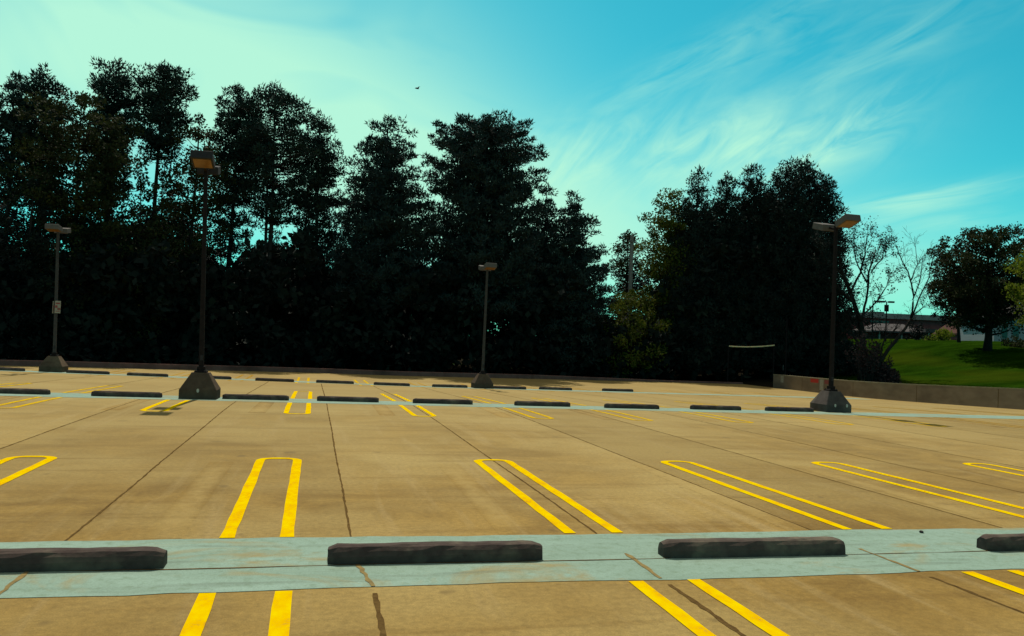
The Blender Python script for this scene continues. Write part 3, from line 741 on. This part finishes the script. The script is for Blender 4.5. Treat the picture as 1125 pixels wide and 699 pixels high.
# brown brush at their feet
rng = np.random.default_rng(3); bq = at(972, 402, 61.5); zb = float(zground(bq[0], bq[1]))
t = thing('shrub', 'pinkish-brown twiggy bush at the left edge of the grass slope', 'shrub', (bq[0], bq[1], zb-.1))
bm = bmesh.new(); C = []
for i in range(130):
    f = rng.random(); px = 948+36*f; o = at(px+rng.uniform(-4, 4), 402, 60.8+rng.uniform(-1.2, 1.5)); zz = float(zground(o[0], o[1]))
    b0 = np.array([o[0]-bq[0], o[1]-bq[1], zz-zb+.05]); hgt = (3.2*(1-f)+.5)*(.5+.6*rng.random()); dx = rng.normal(size=2)*.35
    e = b0+np.array([dx[0]*hgt*.5, dx[1]*hgt*.5, hgt]); bm_tube(bm, [b0, (b0+e)/2+rng.normal(size=3)*.06, e], [.02, .014, .006], 4)
    for k in range(6): C.append(b0+(e-b0)*rng.uniform(.25, 1))
link_bm('stems', bm, M['bark_pale'], t)
V, F = leaf_tris(rng, np.array(C), np.full((len(C), 3), .32), 9, .2, .10, .3, True); link_me('crown', fast_mesh('crown', V, F), M['twig'], t)

# right-hand trees on the slope
def slope_tree(name, px, base_row, depth, top, outline, style, leaf, lab, seed, **kw):
    b = at(px, base_row, depth); zb = float(zground(b[0], b[1])); tp = at(px, top, depth); h = tp[2]-zb+.1
    pr = [(min(max((CAMH+(horizon(px)-row)*depth/FPX-zb+.1)/h, .05), .995), W_(hw, depth)) for row, hw in outline]
    return tree(name, b[0], b[1], h, pr, style, M[leaf], M['bark'], lab, 'tree', seed, **kw)
slope_tree('oak_tree', 1084, 388, 72, 252, [(356, 30), (342, 60), (320, 70), (290, 64), (270, 50), (258, 26)], 'broad', 'oak', 'large dark spreading tree standing on the grass slope', 51, dens=1.25, trunk_r=.34)
slope_tree('broadleaf_tree', 1052, 372, 92, 292, [(358, 16), (340, 30), (318, 32), (300, 18)], 'broad', 'under', 'smaller dark tree just left of the large spreading tree', 52, trunk_r=.2)
slope_tree('maple_tree', 1142, 394, 60, 270, [(350, 22), (330, 44), (300, 44), (280, 24)], 'broad', 'bright', 'light yellow-green tree reaching in at the right picture edge', 53)

# shrubs in front of the buildings
def bush(px, row, depth, r, hgt, leaf, lab, seed):
    rng = np.random.default_rng(seed); b = at(px, row, depth); z = float(zground(b[0], b[1])); t = thing('shrub', lab, 'shrub', (b[0], b[1], z-.05))
    C = rng.normal(size=(22, 3))*np.array([r*.5, r*.4, hgt*.22])+np.array([0, 0, hgt*.5]); R = np.full((22, 3), .45)
    V, F = leaf_tris(rng, C, R, 40, .24, .16, .1, True); link_me('crown', fast_mesh('crown', V, F), M[leaf], t)
    bm = bmesh.new()
    for k in range(5): bm_tube(bm, [(k*.1-.2, 0, -.1), (k*.3-.6, .1, hgt*.5)], [.04, .015], 4)
    link_bm('stems', bm, M['bark'], t)
bush(1036, 372, 104, 1.6, 1.5, 'bright', 'small light green bush at the crest of the grass slope', 91)
bush(1008, 370, 120, 1.8, 2.6, 'under', 'dark rounded bush in front of the grey hipped roof', 92)
bush(1024, 372, 116, 1.4, 1.3, 'oak', 'low olive bush between the dark and the light bush', 93)
bush(1118, 374, 88, 2.0, 1.4, 'oak', 'olive bush in front of the white house', 94)

# ------------------------------------------------------------------ buildings beyond the grass
def frame_at(px, depth):
    """local frame facing the camera: origin on the ground, x to the right"""
    o = at(px, horizon(px), depth); ang = math.atan2(-rt[1]*0-(math.sin(yaw)), math.cos(yaw)); return o, -yaw
def zrow(px, row, depth): return CAMH+(horizon(px)-row)*depth/FPX
def xm(px, px0, depth): return (px-px0)*depth/FPX
D = 150; P0 = 985; o, rz = frame_at(P0, D)
bd = thing('brick_building', 'long low red brick building with pale grey roof beyond the grass', 'building', (o[0], o[1], 0), rz)
def Z(row, px=985, d=D): return zrow(px, row, d)
def block(name, x0, x1, y0, y1, z0, z1, m, parent):
    bm = bmesh.new(); bm_box(bm, ((x0+x1)/2, (y0+y1)/2, (z0+z1)/2), (x1-x0, y1-y0, z1-z0)); return link_bm(name, bm, m, parent)
gz = float(zground(o[0], o[1]))-1.5
block('wall', xm(915, P0, D), xm(1062, P0, D), 0, 16, gz, Z(350.5), M['brick'], bd)
rf = block('roof', xm(913, P0, D), xm(1064, P0, D), -.7, 16.6, Z(350.5)+.003, Z(344.8), M['roof_slab'], bd)
block('skylight', xm(969, P0, D), xm(984, P0, D), 5, 9, Z(344.8)-.05, Z(341.5), M['roof_grey'], rf)
wn = block('window', xm(955, P0, D), xm(975, P0, D), -.06, .2, Z(355.5), Z(353), M['glass'], bd)
wing = thing('brick_pavilion', 'grey hipped roof pavilion with shaded porch before the brick building', 'building', (at(985, 366, 140)[0], at(985, 366, 140)[1], 0), rz)
bm = bmesh.new(); d2 = 140; x0, x1 = xm(952, 985, d2), xm(1013, 985, d2); a0, a1 = xm(972, 985, d2), xm(1000, 985, d2)
ze, zr = zrow(985, 364.2, d2), zrow(985, 355.2, d2)
bm_frustum(bm, [[(x0, -2, ze-.25), (x1, -2, ze-.25), (x1, 8, ze-.25), (x0, 8, ze-.25)], [(x0, -2, ze), (x1, -2, ze), (x1, 8, ze), (x0, 8, ze)], [(a0, 2.6, zr), (a1, 2.6, zr), (a1, 3.4, zr), (a0, 3.4, zr)]])
link_bm('roof', bm, M['roof_grey'], wing)
block('wall', x0+.6, x1-.6, 1, 7, gz, ze-.25, M['brick'], wing)
for px in (962, 986, 1006): block('post', xm(px, 985, d2)-.09, xm(px, 985, d2)+.09, -1.6, -1.42, gz, ze-.25, M['white'], wing)
block('door', xm(990, 985, d2), xm(998, 985, d2), .93, 1.1, gz, ze-.9, M['shade_dark'], wing)
lk = thing('covered_walk', 'flat grey roofed walkway joining the pavilion to the right', 'building', (at(1035, 366, 138)[0], at(1035, 366, 138)[1], 0), rz)
block('roof', xm(1013.5, 1035, 138), xm(1058, 1035, 138), -1, 4, zrow(1035, 366, 138), zrow(1035, 362, 138), M['roof_grey'], lk)
block('wall', xm(1015, 1035, 138), xm(1056, 1035, 138), .5, 3.5, gz, zrow(1035, 366, 138)-.003, M['shade_dark'], lk)  # near-black colour paints in the shade below the walkway roof
for px in (1018, 1030, 1043, 1054): block('post', xm(px, 1035, 138)-.08, xm(px, 1035, 138)+.08, -.8, -.64, gz, zrow(1035, 366, 138)-.003, M['white'], lk)
rb = thing('brick_house', 'small brick house with red-brown roof behind the large tree', 'house', (at(1068, 366, 118)[0], at(1068, 366, 118)[1], 0), rz)
d3 = 118; bm = bmesh.new(); x0, x1 = xm(1052, 1068, d3), xm(1086, 1068, d3)
ze, zr = zrow(1068, 366.5, d3), zrow(1068, 351, d3)
bm_frustum(bm, [[(x0, -.5, ze-.2), (x1, -.5, ze-.2), (x1, 7, ze-.2), (x0, 7, ze-.2)], [(x0, -.5, ze), (x1, -.5, ze), (x1, 7, ze), (x0, 7, ze)], [(x0+1, 3.1, zr), (x1-1, 3.1, zr), (x1-1, 3.4, zr), (x0+1, 3.4, zr)]])
link_bm('roof', bm, M['roof_red'], rb); block('wall', x0+.4, x1-.4, 0, 6.5, gz-2, ze-.2, M['brick'], rb)
block('window', xm(1066, 1068, d3), xm(1074, 1068, d3), -.05, .2, zrow(1068, 374, d3), zrow(1068, 369.5, d3), M['glass'], rb)
wh = thing('white_house', 'white house with dark windows at the right picture edge', 'house', (at(1112, 366, 105)[0], at(1112, 366, 105)[1], 0), rz)
d4 = 105; x0, x1 = xm(1092, 1112, d4), xm(1160, 1112, d4); zt = zrow(1112, 350, d4)
block('wall', x0, x1, 0, 8, gz-3, zt, M['siding'], wh)
bm = bmesh.new(); bm_frustum(bm, [[(x0-.3, -.4, zt+.003), (x1+.3, -.4, zt+.003), (x1+.3, 8.4, zt+.003), (x0-.3, 8.4, zt+.003)], [(x0+.2, 3.8, zt+2.2), (x1-.2, 3.8, zt+2.2), (x1-.2, 4.2, zt+2.2), (x0+.2, 4.2, zt+2.2)]])
link_bm('roof', bm, M['roof_grey'], wh)
for pa, pb in ((1100.5, 1106.5), (1112.5, 1119), (1131, 1137)):
    fr = block('window', xm(pa, 1112, d4)-.06, xm(pb, 1112, d4)+.06, -.05, .1, zrow(1112, 372, d4), zrow(1112, 357, d4), M['white'], wh)
    block('pane', xm(pa, 1112, d4), xm(pb, 1112, d4), -.07, .05, zrow(1112, 371.4, d4), zrow(1112, 357.6, d4), M['glass'], fr)
# pale path along the crest
vs = []; fs = []
for i, px in enumerate(np.arange(958, 1032, 4.0)):
    for j, d in enumerate((92, 94.5)):
        p = at(px, 372, d); vs.append((p[0], p[1], float(zground(p[0], p[1]))+.10))
    if i: k = 2*i; fs.append((k-2, k, k+1, k-1))
structure(link_mesh('path', vs, fs, M['path']))
# lamps by the buildings
def far_lamp(px, top, depth, lab, double):
    b = at(px, 374, depth); z = float(zground(b[0], b[1])); h = zrow(px, top, depth)-z
    t = thing('street_lamp', lab, 'street lamp', (b[0], b[1], z), -yaw, 'far lamps by the brick building')
    bm = bmesh.new(); bm_tube(bm, [(0, 0, -.2), (0, 0, h)], [.10, .07], 8); link_bm('pole', bm, M['pole_dark'], t)
    for s in ((-1, 1) if double else (1,)):
        bm = bmesh.new(); bm_box(bm, (s*.55, 0, h), (.62, .4, .2)); bm_box(bm, (s*.18, 0, h), (.3, .07, .07)); link_bm('lamp_head', bm, M['pole_dark'], t)
    if double:
        bm = bmesh.new(); bm_box(bm, (0, 0, h-.75), (.42, .3, .8)); link_bm('control_box', bm, M['pole_dark'], t)
far_lamp(958, 331, 101, 'thin dark single-headed lamp left, before the brick building', False)
far_lamp(973, 331.5, 99, 'dark double-headed lamp right, before the brick building', True)

# ------------------------------------------------------------------ utility pole, barrier, thin post, bird
b = at(690, 380, 70); zb = float(zground(b[0], b[1])); h = zrow(694, 256, 70)-zb
t = thing('utility_pole', 'pale grey pole standing in the gap of the tree line', 'pole', (b[0], b[1], zb-.2))
bm = bmesh.new(); bm_tube(bm, [(0, 0, 0), (0, 0, h)], [.21, .16], 8); link_bm('shaft', bm, M['timber'], t)
bm = bmesh.new(); bm_box(bm, (0, -.16, h-.5), (1.1, .1, .12), Matrix.Rotation(RAD(35), 4, 'Z')); link_bm('crossarm', bm, M['timber'], t)

dB = 66.5; a = at(801, 380.5, dB); c = at(851, 379.5, dB); zb = float(zground(a[0], a[1]))
t = thing('barrier', 'pale sagging bar hung across the dark shade under the cedars', 'barrier', (a[0], a[1], zb))
O = np.array([a[0], a[1], zb]); bm = bmesh.new(); P = []
for i in range(11):
    f = i/10; P.append(a+(c-a)*f-O-np.array([0, 0, .09*4*f*(1-f)]))
bm_tube(bm, P, [.055]*11, 8); link_bm('rail', bm, M['rail'], t)
for q in (a, c):
    bm = bmesh.new(); p = q-O; zq = float(zground(q[0], q[1]))-zb; bm_tube(bm, [(p[0], p[1]+.08, zq-.2), (p[0], p[1]+.08, p[2]+.1)], [.05, .05], 8); link_bm('post', bm, M['pole_dark'], t)
p = at(863, 405, 66); zb = float(zground(p[0], p[1]))
t = thing('marker_post', 'thin dark post standing behind the left end of the parapet', 'post', (p[0], p[1], zb))
bm = bmesh.new(); bm_tube(bm, [(0, 0, -.2), (0, 0, zrow(863, 350, 66)-zb)], [.06, .05], 8); link_bm('shaft', bm, M['pole_dark'], t)
bm = bmesh.new(); bm_box(bm, (-.25, -.05, zrow(863, 404, 66)-zb), (.05, .03, .45)); link_bm('reflector', bm, M['head_grey'], t)

p = at(458.5, 97.5, 70)
bm = bmesh.new()
bm_tube(bm, [(-.22, .0, 0), (-.12, .0, .01), (0, .0, .03), (.1, 0, .03), (.17, 0, .02)], [.02, .06, .075, .055, .02], 8)
for s in (-1, 1):
    V0 = [(-.05, s*.04, .04), (.07, s*.04, .04), (.06, s*.22, .12), (-.03, s*.2, .12), (.0, s*.4, .10)]
    v = [bm.verts.new(q) for q in V0]+[bm.verts.new((q[0], q[1], q[2]-.015)) for q in V0]
    for f in ((0, 1, 2, 3), (3, 2, 4), (5, 8, 7, 6), (8, 9, 7), (1, 0, 5, 6), (2, 1, 6, 7), (4, 2, 7, 9), (3, 4, 9, 8), (0, 3, 8, 5)): bm.faces.new([v[i] for i in f])
bd_ = link_bm('bird', bm, M['bird'], None, False, p); bd_.rotation_euler = (0, 0, .5)
tag(bd_, 'tiny dark bird flying in the sky above the pines', 'bird')

# ------------------------------------------------------------------ light and sky
SUN_EL, SUN_AZ = RAD(55.5), RAD(1.0)      # azimuth clockwise from +Y
sun_d = bpy.data.lights.new('sun', 'SUN'); sun_d.energy = 4.6; sun_d.angle = RAD(.53); sun_d.color = (1.0, .93, .78)
sun = bpy.data.objects.new('sun', sun_d); col.objects.link(sun)
sdir = Vector((math.sin(SUN_AZ)*math.cos(SUN_EL), math.cos(SUN_AZ)*math.cos(SUN_EL), math.sin(SUN_EL)))
sun.rotation_euler = sdir.to_track_quat('Z', 'Y').to_euler(); sun.location = sdir*100

w = bpy.data.worlds.new('World'); w.cycles.sampling_method = 'MANUAL'; w.cycles.sample_map_resolution = 256; scene.world = w; w.use_nodes = True; nt = w.node_tree
bg = nt.nodes['Background']; bg.inputs['Strength'].default_value = .10
sky = N(nt, 'ShaderNodeTexSky', sky_type='NISHITA'); sky.sun_disc = False
sky.sun_elevation = SUN_EL; sky.sun_rotation = SUN_AZ; sky.altitude = 100; sky.air_density = 1.0; sky.dust_density = .6; sky.ozone_density = 1.5
gen = N(nt, 'ShaderNodeTexCoord').outputs['Generated']
nv = N(nt, 'ShaderNodeVectorMath', operation='NORMALIZE'); nt.links.new(gen, nv.inputs[0]); dirv = nv.outputs[0]
s = N(nt, 'ShaderNodeSeparateXYZ'); nt.links.new(dirv, s.inputs[0])
az = math_(nt, 'ARCTAN2', s.outputs[0], s.outputs[1]); el = math_(nt, 'ARCSINE', s.outputs[2])
tint = mix(nt, 1.0, sky.outputs[0], (.13, 1.15, .97), 'MULTIPLY')
def azel(x, y):
    d = ray(x, y); d = d/np.linalg.norm(d); return math.atan2(d[0], d[1]), math.asin(d[2])
cb = N(nt, 'ShaderNodeCombineXYZ'); nt.links.new(az, cb.inputs[0]); nt.links.new(el, cb.inputs[1]); ae = cb.outputs[0]
def rotated(ang, sx, sy, seed, det, dist, rough=.6):
    m = N(nt, 'ShaderNodeMapping', vector_type='TEXTURE'); m.inputs['Rotation'].default_value = (0, 0, ang); nt.links.new(ae, m.inputs['Vector'])
    return noise(nt, scaled(nt, m.outputs[0], (sx, sy, 1), (seed, seed*1.7, 0)), 1.0, det, rough, dist)
FIELD = {'soft': ramp(nt, rotated(-.15, 3, 7, 2, 3, .8), [(.05, .1), (.5, 1.0)]),
         'long': ramp(nt, rotated(.38, 7, 36, 9, 4, 1.0), [(.36, 0.0), (.76, 1.0)]),
         'fan': ramp(nt, rotated(.75, 8, 22, 5, 4, 1.5), [(.33, 0.0), (.75, 1.0)]),
         'low': ramp(nt, rotated(.17, 8, 60, 7, 3, 1.0), [(.25, 0.0), (.66, 1.0)])}
def wisp(field, x, y, ang, ln, wd, amp):
    """an oriented soft patch of cirrus: centre direction, angle, half length / width in radians"""
    a0, e0 = azel(x, y)
    m = N(nt, 'ShaderNodeMapping', vector_type='TEXTURE'); m.inputs['Location'].default_value = (a0, e0, 0); m.inputs['Rotation'].default_value = (0, 0, ang)
    m.inputs['Scale'].default_value = (ln, wd, 1); nt.links.new(ae, m.inputs['Vector'])
    ds = N(nt, 'ShaderNodeVectorMath', operation='DOT_PRODUCT'); nt.links.new(m.outputs[0], ds.inputs[0]); nt.links.new(m.outputs[0], ds.inputs[1])
    gsn = math_(nt, 'EXPONENT', math_(nt, 'MULTIPLY', ds.outputs['Value'], -1.0))
    return math_(nt, 'MULTIPLY', math_(nt, 'MULTIPLY', gsn, FIELD[field]), amp)
WISPS = [('soft', 20, 60, .1, .20, .11, 1.15), ('soft', 330, 110, -.3, .26, .16, 1.05), ('soft', 480, 200, -.2, .22, .09, .75), ('soft', 660, 270, 0, .26, .09, .8), ('soft', 980, 310, 0, .24, .06, .65),
         ('fan', 800, 158, .12, .125, .045, .9), ('fan', 935, 152, .45, .08, .024, .9), ('fan', 640, 170, .2, .09, .04, .5), ('soft', 820, 165, .1, .15, .05, .5),
         ('low', 1000, 224, .17, .085, .012, 1.1), ('low', 1045, 243, .1, .05, .009, .45),
         ('long', 730, 85, .45, .14, .022, .38), ('long', 850, 40, .42, .16, .03, .26), ('long', 930, 80, .35, .12, .022, .42), ('long', 1020, 20, .2, .16, .03, .2)]
tot = None
for wv in WISPS:
    f = wisp(*wv); tot = f if tot is None else math_(nt, 'ADD', tot, f)
tot = math_(nt, 'MINIMUM', math_(nt, 'MULTIPLY', tot, .72), .95)
skyc = mix(nt, tot, tint, (4.9, 9.4, 7.1))
# warm fill added to the overhead sky, out of view, to redden ambient light
warm_fill = math_(nt, 'SMOOTHSTEP', RAD(29), RAD(48), None) if False else ramp(nt, el, [(RAD(28), 0.0), (RAD(50), 1.0)])
skyc = mix(nt, math_(nt, 'MULTIPLY', warm_fill, .85), skyc, (6.0, 4.7, 3.5))
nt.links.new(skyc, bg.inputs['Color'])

scene.view_settings.view_transform = 'Standard'; scene.view_settings.look = 'None'
scene.view_settings.exposure = 0; scene.view_settings.gamma = 1; scene.view_settings.use_curve_mapping = False
scene.render.engine = 'CYCLES'
scene.cycles.max_bounces = 4; scene.cycles.diffuse_bounces = 2; scene.cycles.glossy_bounces = 2; scene.cycles.transmission_bounces = 2
scene.render.resolution_x = 1024; scene.render.resolution_y = 636
